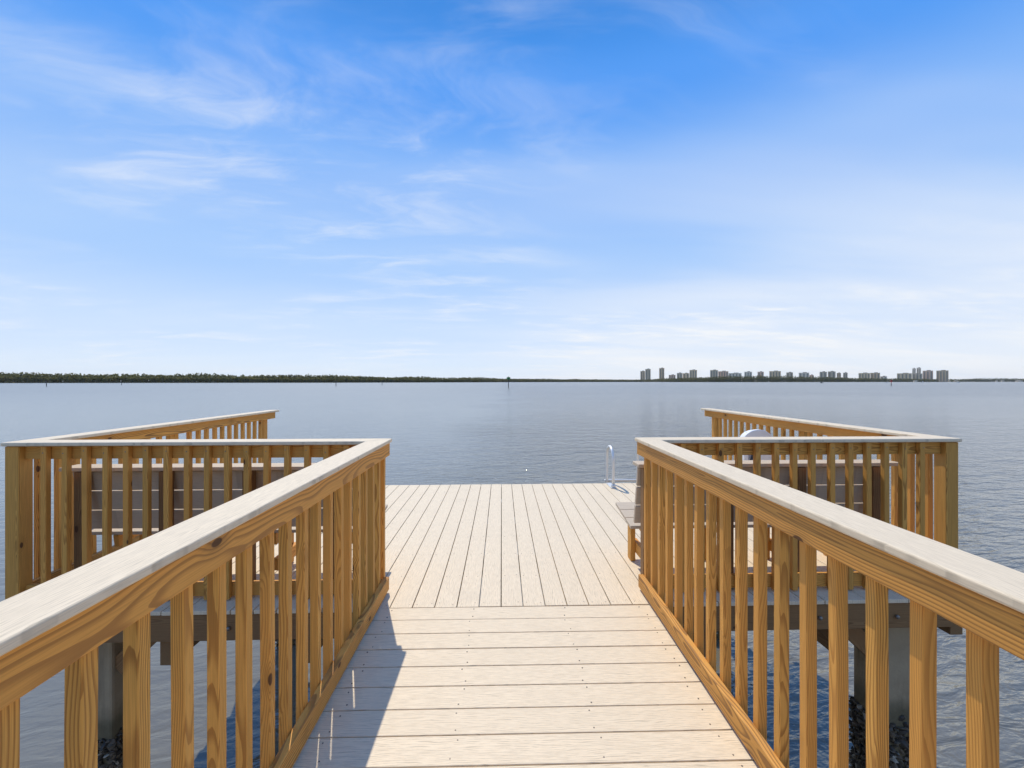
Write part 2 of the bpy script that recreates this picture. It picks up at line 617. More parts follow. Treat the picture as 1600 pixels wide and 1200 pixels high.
def shore_at(px):
    for (a, da, ha), (b, db, hb) in zip(SHORE, SHORE[1:]):
        if a <= px <= b:
            f = (px - a) / (b - a)
            return FAR * (da + (db - da) * f), FAR * (ha + (hb - ha) * f)
    return FAR * SHORE[-1][1], FAR * SHORE[-1][2]


def build_land():
    bm = bmesh.new()
    prev = None
    for px in range(-1040, 2880, 40):
        D, H = shore_at(px)
        k = bearing(px) / math.hypot(1, 0)
        rows = []
        for dd, hz in ((-6, -0.6), (2, 0.3), (40, 1.4), (900, 3.0), (1600, 3.0)):
            Y = D + dd
            rows.append(bm.verts.new((bearing(px) * Y, Y, WATER_Z + hz)))
        if prev:
            for i in range(len(rows) - 1):
                bm.faces.new((prev[i], rows[i], rows[i + 1], prev[i + 1]))
        prev = rows
    bmesh.ops.recalc_face_normals(bm, faces=bm.faces)
    tag(link('far_shore', bm_mesh(bm, 'far_shore', M['mud'])), kind='structure')


build_land()


def build_wood():
    rng = np.random.default_rng(5)
    V, F, T = [], [], []
    nv = 0
    px = -1040.0
    while px < 2840:
        D, H = shore_at(px)
        step_m = 3.2 if D < 1500 else 4.2
        px += step_m / D * F_PX * (1 + ((px - 800) / F_PX) ** 2) * 0.9
        for row in range(3):
            Y = D + 2 + row * 9 + rng.uniform(0, 8)
            lump = mnoise.noise(Vector((bearing(px) * Y * 0.012, row * 3.1, 0.3)))
            hh = 1.12 * H * (0.58 + 0.20 * row) * (0.90 + 0.18 * lump + rng.normal(0, 0.035))
            if row == 2 and rng.random() < 0.035:
                hh *= 1.09
            cx = bearing(px) * Y + rng.uniform(-3, 3)
            rad = rng.uniform(3.6, 6.0)
            tone = min(1, max(0, 0.45 + 0.6 * mnoise.noise(Vector((cx * 0.02, row * 5.0, 1.0))) + rng.normal(0, 0.2)))
            n = 74
            u = rng.normal(size=(n, 3))
            u /= np.linalg.norm(u, axis=1)[:, None]
            rr = rng.uniform(0.45, 1.0, n)[:, None]
            c = u * rr * np.array([rad, rad * 0.8, hh * 0.36])
            c[:, 2] += hh * 0.64
            low = rng.random(n) < 0.38
            c[low, 2] = rng.uniform(0.2, hh * 0.6, low.sum())
            c += np.array([cx, Y, WATER_Z + 0.3])
            s = rng.uniform(1.2, 2.6, n)[:, None]
            d1 = rng.normal(size=(n, 3)); d1 /= np.linalg.norm(d1, axis=1)[:, None]
            d2 = rng.normal(size=(n, 3)); d2 -= d1 * (d1 * d2).sum(1)[:, None]; d2 /= np.linalg.norm(d2, axis=1)[:, None]
            q = np.stack([c + d1 * s, c + d2 * s * 0.8, c - d1 * s, c - d2 * s * 0.8], 1).reshape(-1, 3)
            V.append(q)
            F.append(np.arange(nv, nv + 4 * n).reshape(-1, 4))
            T.append(np.full(n, tone))
            nv += 4 * n
    V = np.concatenate(V); F = np.concatenate(F); T = np.concatenate(T)
    me = bpy.data.meshes.new('shore_wood')
    me.vertices.add(len(V)); me.vertices.foreach_set('co', V.astype(np.float32).ravel())
    me.loops.add(F.size); me.loops.foreach_set('vertex_index', F.astype(np.int32).ravel())
    me.polygons.add(len(F)); me.polygons.foreach_set('loop_start', np.arange(0, F.size, 4, dtype=np.int32))
    me.update(calc_edges=True)
    a = me.attributes.new('tone', 'FLOAT', 'FACE')
    a.data.foreach_set('value', T.astype(np.float32))
    me.materials.append(M['leaf'])
    tag(link('shore_wood', me), 'dense dark green wood lining the whole far shore across the water', 'trees', kind='stuff')


build_wood()

# ------------------------------------------------------------------ skyline
def wall_mat(name, c):
    return plain(name, c, 0.85, 0.0, 0.10, 0.15)


BW = {'cream': wall_mat('cream_stucco', (0.84, 0.64, 0.37)), 'grey': wall_mat('grey_stucco', (0.66, 0.54, 0.35)),
      'pink': wall_mat('pink_stucco', (0.84, 0.56, 0.36)), 'white': wall_mat('white_stucco', (0.86, 0.74, 0.54)),
      'tan': wall_mat('tan_stucco', (0.72, 0.53, 0.30))}
M['glass'] = plain('far_glass', (0.20, 0.19, 0.165), 0.35)
M['rooftop'] = plain('roof_gravel', (0.26, 0.24, 0.21), 0.9)


def tower(px0, px1, ytop, D, wall, label, bays=None, pent=True):
    D *= FAR
    xa, xb = at(px0, D), at(px1, D)
    cx = (xa + xb) / 2
    face = math.atan2(cx, D)                             # each block looks towards the bay
    w = (xb - xa) * math.cos(face)
    xa, xb = cx - w / 2, cx + w / 2
    base = WATER_Z + 2.0
    top = CAM_Z + (596.1 - ytop) / F_PX * D
    h = top - base
    dep = max(18.0, min(28.0, w * 0.7))
    t = thing('apartment_tower', (cx, D, base), label, 'building', 'apartment towers on the far shore')
    core = box_mesh(w, dep, h, BW[wall], 0.0)
    link('wall', core, t, (cx, D + dep / 2, base + h / 2))
    n = bays or max(2, int(round(w / 19.0)))
    bw = w / n
    for i in range(n):                                   # a glazed column of each bay, with its balconies
        bx = xa + bw * (i + 0.5)
        win = link('window_column', box_mesh(bw * 0.40, 0.8, h * 0.90, M['glass'], 0.0), t, (bx, D - 0.39, base + h * 0.49))
        fl = max(4, int(h / 6.2))
        bm = bmesh.new()
        for k in range(fl):
            r = bmesh.ops.create_cube(bm, size=1.0)
            bmesh.ops.scale(bm, vec=(bw * 0.46, 1.9, 1.1), verts=r['verts'])
            bmesh.ops.translate(bm, vec=(0, 0, -h * 0.45 + (k + 0.5) * h * 0.90 / fl), verts=r['verts'])
        remember(win, (bx, D - 0.39, base + h * 0.49))
        tag(link('balconies', bm_mesh(bm, 'balconies', BW[wall]), win, (bx, D - 1.1, base + h * 0.49)), kind='stuff')
    link('parapet', box_mesh(w * 1.03, dep * 1.02, 1.6, BW[wall], 0.0), t, (cx, D + dep / 2, top + 0.8))
    if pent:
        link('roof_block', box_mesh(w * 0.38, dep * 0.5, 4.2, M['rooftop'], 0.0), t, (cx + w * 0.08, D + dep / 2, top + 3.6))
    t.rotation_euler = (0, 0, -face)
    return t


TW = [
    (1000.6, 1007.8, 580.0, 2750, 'grey', 'shorter of the two joined grey towers at the left end of the skyline'),
    (1008.2, 1016.6, 576.8, 2700, 'grey', 'taller of the two joined grey towers at the left end of the skyline'),
    (1030, 1038, 575.3, 2700, 'tan', 'slim lone tan tower, tallest on the left part of the skyline'),
    (1045, 1055.6, 586.0, 2650, 'pink', 'low pinkish block just right of the slim lone tower'),
    (1057.6, 1066.2, 583.0, 2650, 'grey', 'grey block at the left end of the stepped cream row'),
    (1066.6, 1077, 583.4, 2680, 'cream', 'cream block in the middle of the stepped row'),
    (1077.4, 1089, 578.2, 2660, 'cream', 'tall cream tower closing the right end of the stepped row'),
    (1109.6, 1121.8, 578.4, 2620, 'grey', 'broad grey tower joined to a pink neighbour on its right'),
    (1122.2, 1138, 580.2, 2640, 'pink', 'broad pink tower between a grey tower and a lower white block'),
    (1138.4, 1158.6, 583.2, 2620, 'white', 'long lower white block on the right flank of the broad pink tower'),
    (1163, 1175, 581.0, 2600, 'white', 'lone pale grey square tower right of the long white block'),
    (1183.6, 1193.4, 581.0, 2600, 'pink', 'lone narrow pink tower standing above the thickest shore trees'),
    (1202, 1220, 580.0, 2580, 'cream', 'wide cream tower right of the lone narrow pink tower'),
    (1228.6, 1239, 582.0, 2600, 'grey', 'small lone grey block right of the wide cream tower'),
    (1248, 1264.4, 582.4, 2600, 'white', 'wide white block with a low pinkish wing on its right'),
    (1264.8, 1271.4, 586.0, 2610, 'pink', 'low pinkish wing on the right of a wide white block'),
    (1280.6, 1292, 581.0, 2600, 'grey', 'left one of the close pair of grey towers above the dark boat'),
    (1293.4, 1305.6, 580.4, 2600, 'grey', 'right one of the close pair of grey towers above the dark boat'),
    (1307.4, 1314, 582.8, 2620, 'tan', 'narrow tan block directly right of the close grey pair'),
    (1317.4, 1324.4, 582.4, 2620, 'grey', 'narrow grey block standing alone right of the narrow tan one'),
    (1341.4, 1359.6, 583.0, 2600, 'cream', 'left half of the long cream block left of the red marker'),
    (1360, 1375, 582.6, 2610, 'tan', 'right half of the long cream and tan block left of the red marker'),
    (1375.4, 1386, 588.2, 2620, 'white', 'lowest small white block just left of the red marker'),
    (1401.4, 1424.8, 583.4, 2700, 'cream', 'long cream block just right of the red marker'),
    (1425.4, 1431.0, 575.4, 2790, 'white', 'left slab of the tallest twin towers on the right of the skyline'),
    (1432.2, 1439.0, 574.4, 2800, 'white', 'right slab of the tallest twin towers on the right of the skyline'),
    (1425.2, 1441.2, 583.6, 2700, 'grey', 'grey block standing in front of the tallest twin towers'),
    (1441.6, 1458, 579.0, 2700, 'pink', 'broad pinkish tower right of the tallest twin towers'),
    (1463, 1482, 578.8, 2700, 'tan', 'massive tan tower at the right end of the skyline'),
]
for a in TW:
    tower(*a)


def house(px, D, w, h, label, wall='white'):
    D, w, h = D * FAR, w * FAR, h * FAR
    x = at(px, D)
    base = WATER_Z + 0.8
    t = thing('waterside_house', (x, D, base), label, 'house', 'houses on the far right shore')
    link('wall', box_mesh(w, w * 0.6, h, BW[wall], 0.0), t, (x, D, base + h / 2))
    bm = bmesh.new()
    a, b, r = w * 0.54, w * 0.34, h * 0.45
    vs = [bm.verts.new(p) for p in ((-a, -b, 0), (a, -b, 0), (a, b, 0), (-a, b, 0), (-a * 0.6, 0, r), (a * 0.6, 0, r))]
    for f in ((0, 1, 5, 4), (1, 2, 5), (2, 3, 4, 5), (3, 0, 4), (3, 2, 1, 0)):
        bm.faces.new([vs[i] for i in f])
    link('roof', bm_mesh(bm, 'roof', M['rooftop']), t, (x, D, base + h + 0.01))
    for s in (-0.28, 0.05, 0.32):
        link('window', box_mesh(w * 0.13, 0.3, h * 0.4, M['glass'], 0.0), t, (x + s * w, D - w * 0.3 - 0.1, base + h * 0.5))


house(1430, 2440, 17, 6, 'white house at the waterline below the twin towers')
house(1483, 2800, 15, 7, 'white house at the waterline right of the massive tan tower', 'cream')
house(1493, 2900, 24, 7, 'tan house among low trees right of the skyline', 'tan')
house(1557, 3060, 12, 8, 'left one of two small white houses near the right edge')
house(1566, 3070, 14, 8, 'right one of two small white houses near the right edge')
house(1592, 3080, 34, 8, 'long white house at the far right edge of the shore')

# ------------------------------------------------------------------ the air over the bay
def build_haze():
    bm = bmesh.new()
    bmesh.ops.create_cube(bm, size=1.0)
    bmesh.ops.scale(bm, vec=(18400, 9400, 150), verts=bm.verts)
    me = bm_mesh(bm, 'haze', None)
    m = bpy.data.materials.new('bay_haze')
    m.use_nodes = True
    t = NT(m.node_tree)
    out = t.new('ShaderNodeOutputMaterial')
    v = t.new('ShaderNodeVolumePrincipled')
    v.inputs['Color'].default_value = (0.86, 0.92, 1.0, 1)
    v.inputs['Density'].default_value = 0.000024
    v.inputs['Anisotropy'].default_value = 0.2
    t.l.new(v.outputs[0], out.inputs['Volume'])
    me.materials.append(m)
    tag(link('haze', me, None, (0, 3000, WATER_Z - 1.1 + 75)), 'thin pale haze filling the air over the bay', 'haze', kind='stuff')


build_haze()

# ------------------------------------------------------------------ channel markers and boats
M['pole'] = plain('tarred_pole', (0.055, 0.052, 0.05), 0.8)
M['green_board'] = plain('green_board', (0.04, 0.22, 0.05), 0.6)
M['red_board'] = plain('red_board', (0.42, 0.03, 0.03), 0.6)


def marker(px, ybase, ytop, label, lean=0.0, board=None):
    D = (CAM_Z - WATER_Z) * F_PX / (ybase - 596.1)
    Y = D
    x = at(px, Y)
    h = (ybase - ytop) / F_PX * D
    t = thing('channel_marker', (x, Y, WATER_Z), label, 'marker', 'channel marker poles in the bay')
    r = 0.20
    link('pole', tube_mesh([(0, 0, -1.5), (lean * h * 0.5, 0, h * 0.5), (lean * h, 0, h)], r, M['pole'], 10), t, (x, Y, WATER_Z))
    link('pole_cap', tube_mesh([(0, 0, 0), (0, 0, 0.12), (0, 0, 0.3)], r * 1.15, M['pole'], 10), t, (x + lean * h, Y, WATER_Z + h - 0.1))
    if board == 'green':
        for dx, a in ((-0.42, 25), (0.5, -30)):
            link('dayboard', box_mesh(1.15, 0.06, 1.15, M['green_board'], 0.01), t, (x + dx, Y - 0.28, WATER_Z + h - 0.35), Quaternion((0, 0, 1), R(a)))
        link('lantern', tube_mesh([(0, 0, 0), (0, 0, 0.25), (0, 0, 0.5)], 0.14, M['green_board'], 10), t, (x, Y, WATER_Z + h + 0.18))
    if board == 'red':
        for a in (18, -40):
            bm = bmesh.new()
            tri = [(-0.95, 0), (0.95, 0), (0, 1.65)]
            lo = [bm.verts.new((u, -0.03, v)) for u, v in tri]
            hi = [bm.verts.new((u, 0.03, v)) for u, v in tri]
            bm.faces.new(lo); bm.faces.new(hi[::-1])
            for i in range(3):
                bm.faces.new((lo[i], hi[i], hi[(i + 1) % 3], lo[(i + 1) % 3]))
            bmesh.ops.recalc_face_normals(bm, faces=bm.faces)
            link('dayboard', bm_mesh(bm, 'dayboard', M['red_board']), t, (x + (0.25 if a > 0 else -0.2), Y - 0.3, WATER_Z + h - 1.65), Quaternion((0, 0, 1), R(a)))
        link('band', tube_mesh([(0, 0, 0), (0, 0, 0.5), (0, 0, 1.1)], r * 1.08, M['red_board'], 10), t, (x, Y, WATER_Z + h - 2.9))


marker(73, 603.8, 594.5, 'leaning dark pole in the water, leftmost of the channel markers', lean=-0.12)
marker(190, 601.6, 596.0, 'short dark pole in the water, second marker from the left')
marker(525, 603.6, 595.6, 'dark pole in the water, left one of the two above the left railing corner')
marker(597, 601.8, 596.4, 'short dark pole in the water, right one of the two above the left railing corner')
marker(794.5, 606.0, 590.0, 'tall dark marker pole with green boards at its top', board='green')
marker(1392.5, 603.2, 593.0, 'marker pole with red triangular boards in front of the skyline', board='red')


def boat(px, D, L, label, hullm, topm, heading):
    x = at(px, D)
    t = thing('motor_boat', (x, D, WATER_Z), label, 'boat', 'small boats on the far water')
    q = Quaternion((0, 0, 1), heading)
    bm = bmesh.new()
    secs = [(-0.5, 0.15, 0.11), (-0.2, 0.17, 0.11), (0.15, 0.16, 0.12), (0.38, 0.10, 0.15), (0.5, 0.01, 0.18)]
    rings = []
    for sx, hw, top in secs:
        rings.append([bm.verts.new((sx * L, s * hw * L * k, zz * L)) for s, k, zz in ((-1, 1, top), (-1, 0.7, -0.02), (1, 0.7, -0.02), (1, 1, top))])
    for a, b in zip(rings, rings[1:]):
        for i in range(4):
            bm.faces.new((a[i], b[i], b[(i + 1) % 4], a[(i + 1) % 4]))
    bm.faces.new(rings[0]); bm.faces.new(rings[-1][::-1])
    bmesh.ops.recalc_face_normals(bm, faces=bm.faces)
    link('hull', bm_mesh(bm, 'hull', hullm), t, (x, D, WATER_Z), q)
    off = q @ Vector((-0.02 * L, 0, 0))
    link('console', box_mesh(L * 0.24, L * 0.16, L * 0.12, hullm, 0.03), t, (x + off.x, D + off.y, WATER_Z + L * 0.16), q)
    link('canopy', box_mesh(L * 0.36, L * 0.24, L * 0.03, topm, 0.03), t, (x + off.x, D + off.y, WATER_Z + L * 0.36), q)
    for sx, sy in ((-1, -1), (-1, 1), (1, -1), (1, 1)):
        o = q @ Vector((-0.02 * L + sx * L * 0.15, sy * L * 0.09, 0))
        link('canopy_post', box_mesh(0.07, 0.07, L * 0.28, M['alu'], 0.0), t, (x + o.x, D + o.y, WATER_Z + L * 0.21), q)
    o = q @ Vector((-0.54 * L, 0, 0))
    link('outboard_motor', box_mesh(L * 0.07, L * 0.06, L * 0.16, M['black'], 0.03), t, (x + o.x, D + o.y, WATER_Z + L * 0.10), q)


boat(1283.5, 900, 8.5, 'small dark boat with canopy in front of the wooded shore', M['pole'], M['pole'], R(200))
boat(1442, 1500, 11, 'white boat moored below the broad pinkish tower', M['white'], M['white'], R(10))
boat(1497, 1100, 9, 'low white boat under way right of the skyline', M['white'], M['white'], R(175))
boat(1386, 1300, 7, 'small white boat just left of the red marker', M['white'], M['white'], R(160))

# ------------------------------------------------------------------ the dock platform
PITCH, BW_ = 0.1445, 0.1385
TH = 0.0254
DX0, DX1 = -3.20, 3.17

dock = thing('dock_platform', (0, 4.4, -0.3), 'wide platform of pale composite boards on concrete piles at the end of the walkway', 'dock')
nb = int((DX1 - DX0) / PITCH)
x = DX0 + 0.02
i = 0
screws = []
while x + BW_ < DX1 + 0.08:
    xc = x + BW_ / 2
    y0 = 2.797 + SKEW * xc + random.uniform(-0.002, 0.002)
    y1 = 6.12 + 0.012 * xc + (0.20 if xc > 2.45 else 0.0)
    zz = -TH / 2 + random.uniform(-0.0008, 0.0008)
    lumber('deck_board', (xc, y0, zz), (xc, y1, zz), BW_, TH, M['deck'], dock, 0.0025, 2)
    for yy in (2.84, 3.24, 3.65, 4.06, 4.47, 4.88, 5.29, 5.70, 6.05):
        for s in (-0.045, 0.045):
            screws.append((xc + s + random.uniform(-.004, .004), yy + SKEW * xc + random.uniform(-.01, .01), 0.0002))
    x += PITCH


def screw_mesh(pts, mat, r=0.0042, origin=(0, 0, 0), normal=(0, 0, 1)):
    bm = bmesh.new()
    q = Vector((0, 0, 1)).rotation_difference(Vector(normal))
    for p in pts:
        c = Vector(p) - Vector(origin)
        lo = [bm.verts.new(c + q @ Vector((r * math.cos(k * math.pi / 3), r * math.sin(k * math.pi / 3), -0.002))) for k in range(6)]
        hi = [bm.verts.new(c + q @ Vector((r * .85 * math.cos(k * math.pi / 3), r * .85 * math.sin(k * math.pi / 3), 0.0012))) for k in range(6)]
        bm.faces.new(hi)
        for k in range(6):
            bm.faces.new((lo[k], lo[(k + 1) % 6], hi[(k + 1) % 6], hi[k]))
    return bm_mesh(bm, 'screws', mat)


M['plug'] = plain('composite_screw', (0.36, 0.31, 0.25), 0.6)
tag(link('screw_heads', screw_mesh(screws, M['plug'], 0.0036, (0, 4.4, -0.3)), dock, (0, 4.4, -0.3)), kind='stuff')

RZ0, RZ1 = -0.198, -0.028
def rim(xa, xb, y, name='rim_joist'):
    return lumber(name, (*S(xa, y), (RZ0 + RZ1) / 2), (*S(xb, y), (RZ0 + RZ1) / 2), 0.04, RZ1 - RZ0, M['pine_old'], dock)

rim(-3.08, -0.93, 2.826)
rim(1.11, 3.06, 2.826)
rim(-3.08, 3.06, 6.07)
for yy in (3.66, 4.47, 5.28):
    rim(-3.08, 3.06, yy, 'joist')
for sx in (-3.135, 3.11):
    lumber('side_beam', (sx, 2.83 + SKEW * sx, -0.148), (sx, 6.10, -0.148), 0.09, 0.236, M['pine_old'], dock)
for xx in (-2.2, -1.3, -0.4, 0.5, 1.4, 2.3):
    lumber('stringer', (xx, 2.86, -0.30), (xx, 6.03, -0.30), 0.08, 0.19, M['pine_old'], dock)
# bolt heads on the front rim
for xx in (-2.55, -1.75, 2.13, 2.66):
    pts = [(xx, 2.800 + SKEW * xx, -0.115), (xx, 2.793 + SKEW * xx, -0.115), (xx, 2.788 + SKEW * xx, -0.115)]
    link('bolt', tube_mesh([Vector(p) - Vector(pts[0]) for p in pts], 0.013, M['bolt'], 6), dock, pts[0])


def oyster_mesh(cx, cy, half, z0, z1, n, seed):
    rng = random.Random(seed)
    tb = bmesh.new()
    bmesh.ops.create_icosphere(tb, subdivisions=1, radius=1.0)
    iv = [v.co.copy() for v in tb.verts]
    tf = [[v.index for v in f.verts] for f in tb.faces]
    tb.free()
    V, F = [], []
    for k in range(n):
        f = rng.random() ** 1.12
        z = z0 + (z1 - z0) * f
        if rng.random() < 0.04:
            z += 0.05
        side = rng.choice([0, 0, 1, 1, 2, 3])
        u = rng.uniform(-half * 1.06, half * 1.06)
        out = half + rng.uniform(-0.005, 0.030) * (1.3 - f)
        p = {0: (u, -out), 1: ((1 if cx < 0 else -1) * out, u), 2: ((-1 if cx < 0 else 1) * out, u), 3: (u, out)}[side]
        s = rng.uniform(0.012, 0.030)
        mat = Matrix.LocRotScale(Vector((p[0], p[1], z)), Quaternion((rng.uniform(-1, 1), rng.uniform(-1, 1), rng.uniform(-1, 1), rng.uniform(-1, 1))).normalized(),
                                 Vector((s * 0.35, s * 0.8, s * rng.uniform(1.0, 1.8))))
        o = len(V)
        V += [mat @ (c * rng.uniform(0.75, 1.2)) for c in iv]
        F += [[i + o for i in f_] for f_ in tf]
    me = bpy.data.meshes.new('oysters')
    me.from_pydata(V, [], F)
    me.materials.append(M['oyster'])
    return me


def pile(cx, cy, shells, seed):
    p = link('pile', box_mesh(2.9, 0.25, 0.25, M['concrete'], 0.018, 2), dock, (cx, cy, -0.21 - 1.45), frame((0, 0, 1)))
    remember(p, (cx, cy, -0.21 - 1.45), frame((0, 0, 1)))
    if shells:
        o = link('oyster_crust', oyster_mesh(cx, cy, 0.125, -0.15, 0.96, 2300 if seed < 3 else 500, seed), p, (cx, cy, WATER_Z))
        tag(o, kind='stuff')


pile(-2.80, 3.13, True, 1)
pile(2.845, 3.13, True, 2)
for k, (cx, cy) in enumerate(((-2.80, 5.75), (2.845, 5.75), (-0.02, 5.75), (-0.86, 3.13), (1.02, 3.13))):
    pile(cx, cy, True, 5 + k)
# knee braces from the piles up to the front rim
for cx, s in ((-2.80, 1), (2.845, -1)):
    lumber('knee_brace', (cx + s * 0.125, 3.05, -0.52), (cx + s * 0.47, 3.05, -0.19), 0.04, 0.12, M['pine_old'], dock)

# ------------------------------------------------------------------ the walkway
GX0, GX1 = -0.775, 0.957
walk = thing('walkway', (0.09, 0.5, -0.3), 'walkway of pale crosswise composite boards between two railings in the foreground', 'walkway')
y = 2.790
k = 0
screws = []
while y > -3.0:
    yc = y - BW_ / 2
    sk = 0.002
    zz = -TH / 2 + random.uniform(-0.0008, 0.0008)
    ja, jb = random.uniform(-0.004, 0.004), random.uniform(-0.004, 0.004)
    yb = yc + (SKEW * 0.4 if k < 2 else 0) * 0
    lumber('deck_board', (-0.822 + 0.004, yc, zz), (1.002 - 0.004, yc, zz), BW_, TH, M['deck'], walk, 0.0025, 2)
    for xx in (-0.715, -0.19, 0.40, 0.905):
        for s in (-0.045, 0.045):
            screws.append((xx + random.uniform(-.014, .014), yc + s + random.uniform(-.006, .006), 0.0002))
    y -= PITCH
    k += 1
tag(link('screw_heads', screw_mesh(screws, M['steel'], 0.0042, (0.09, 0.5, -0.3)), walk, (0.09, 0.5, -0.3)), kind='stuff')
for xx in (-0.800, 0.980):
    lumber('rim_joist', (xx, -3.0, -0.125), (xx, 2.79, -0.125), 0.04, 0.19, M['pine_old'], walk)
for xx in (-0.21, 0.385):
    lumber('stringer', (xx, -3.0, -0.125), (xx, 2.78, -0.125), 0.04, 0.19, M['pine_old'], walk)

# ------------------------------------------------------------------ railings
CAP_Z0, CAP_Z1 = 1.042, 1.067
RT = 0.038                                  # rail thickness
TOP0, TOP1 = 0.950, 1.040
BOT0, BOT1 = 0.018, 0.107
BS = 0.0365                                 # baluster


def warp_baluster_meshes():
    """a few sawn balusters that are not quite straight, shared by all railings"""
    out = {}
    for L, tagk in ((1.255, 'long'), (1.028, 'short')):
        lst = []
        for v in range(6):
            rng = random.Random(40 + v)
            bm = bmesh.new()
            bmesh.ops.create_cube(bm, size=1.0)
            bmesh.ops.scale(bm, vec=(L, BS, BS), verts=bm.verts)
            bmesh.ops.bevel(bm, geom=list(bm.edges), offset=0.003, segments=1, profile=0.5, affect='EDGES')
            long = [e for e in bm.edges if abs(e.verts[0].co.x - e.verts[1].co.x) > L * 0.8]
            bmesh.ops.subdivide_edges(bm, edges=long, cuts=5, use_grid_fill=True)
            a, b = rng.uniform(-0.0035, 0.0035), rng.uniform(-0.0035, 0.0035)
            for vt in bm.verts:
                f = math.cos(math.pi * vt.co.x / L)
                vt.co.y += a * f
                vt.co.z += b * f
            lst.append(bm_mesh(bm, 'baluster', M['pine']))
        out[tagk] = (L, lst)
    return out


BAL = warp_baluster_meshes()


def baluster(parent, x, y, kind, rng):
    L, lst = BAL[kind]
    z = TOP1 - 0.001 - L / 2
    q = frame((0, 0, 1)) @ Quaternion((1, 0, 0), rng.choice([0, 1, 2, 3]) * math.pi / 2)
    tilt = Quaternion((0, 1, 0), rng.uniform(-0.002, 0.002)) @ Quaternion((1, 0, 0), rng.uniform(-0.002, 0.002))
    return link('baluster', rng.choice(lst), parent, (x, y, z), tilt @ q)


def walkway_rail(side, inner, far0, pitch, n, label):
    s = side                                 # -1 left, +1 right
    t = thing('railing', (inner, 0, -0.2), label, 'railing', 'pine railings with pale caps round the walkway and platform')
    rng = random.Random(11 + s)
    rc = inner + s * (0.014 + RT / 2)
    bc = inner + s * (0.014 + RT + BS / 2 + 0.0005)
    capo = inner + s * 0.145
    tipy = 3.038 + SKEW * inner
    lumber('top_rail', (rc, -3.0, (TOP0 + TOP1) / 2), (rc, tipy - 0.012, (TOP0 + TOP1) / 2), RT, TOP1 - TOP0, M['pine_rail'], t, 0.004, 2)
    lumber('bottom_rail', (rc, -3.0, (BOT0 + BOT1) / 2), (rc, 3.005, (BOT0 + BOT1) / 2), RT, BOT1 - BOT0, M['pine_rail'], t, 0.005, 2)
    for k in range(n):
        yy = far0 - pitch * k - BS / 2 + rng.uniform(-0.004, 0.004)
        baluster(t, bc, yy, 'long', rng)
    pts = [(inner, -3.0), (inner, tipy - 0.001), (capo, tipy - 0.146), (capo, -3.0)]
    poly_board('cap_board', pts, CAP_Z0, CAP_Z1, M['cap'], t, math.pi / 2, 0.006, 3)
    sc = []
    return t


walkway_rail(-1, -0.770, 3.057, 0.1352, 45, 'long pine railing down the left side of the walkway, darker streaked top rail')
walkway_rail(1, 0.950, 2.992, 0.1306, 46, 'long pine railing down the right side of the walkway, brighter sunlit balusters')


def front_rail(s, xin, xout, x_first, step, n, label):
    """railing across the near edge of the platform, from the walkway out to the corner post"""
    yf, yb = 2.900, 3.040
    t = thing('railing', (*S((xin + xout) / 2, 2.95), 0.0), label, 'railing', 'pine railings with pale caps round the walkway and platform')
    rng = random.Random(31 + s)
    ang = math.atan(SKEW)
    ry = 2.915 + BS + 0.0005 + RT / 2
    xa = xin + s * 0.060
    xb = xout - s * 0.100
    for nm, z0, z1 in (('top_rail', TOP0, TOP1), ('bottom_rail', BOT0, BOT1)):
        lumber(nm, (*S(xa, ry), (z0 + z1) / 2), (*S(xb - s * 0.002, ry), (z0 + z1) / 2), RT, z1 - z0, M['pine'], t, 0.004, 2)
    for k in range(n):
        xx = x_first + step * k + rng.uniform(-0.004, 0.004)
        baluster(t, *S(xx, 2.915 + BS / 2), 'short', rng)
    pc = xout - s * (0.012 + 0.0445)
    lumber('corner_post', (*S(pc, 2.915 + 0.0445), -0.024), (*S(pc, 2.915 + 0.0445), TOP1 - 0.001), 0.089, 0.089, M['pine'], t, 0.005, 2)
    g = 0.145
    pts = [S(xin + s * g, yf), S(xin, yb), S(xout - s * 0.14, yb), S(xout, yf)]
    poly_board('cap_board', pts, CAP_Z0, CAP_Z1, M['cap'], t, ang, 0.006, 3)
    sp = [(*S(x_first + step * k + rng.uniform(-.006, .006), 2.9135), 1.0 + rng.uniform(-.01, .01)) for k in range(n)]
    tag(link('screw_heads', screw_mesh(sp, M['bolt'], 0.004, wpos(t), (0, -1, 0)), t, wpos(t)), kind='stuff')
    return t


front_rail(-1, -0.770, -3.275, -3.037 + BS / 2, 0.1312, 17, 'shaded pine railing across the near left edge of the platform, before the left bench')
front_rail(1, 0.950, 3.230, 2.981 - BS / 2, -0.1312, 15, 'pine railing across the near right edge of the platform, before the right bench')


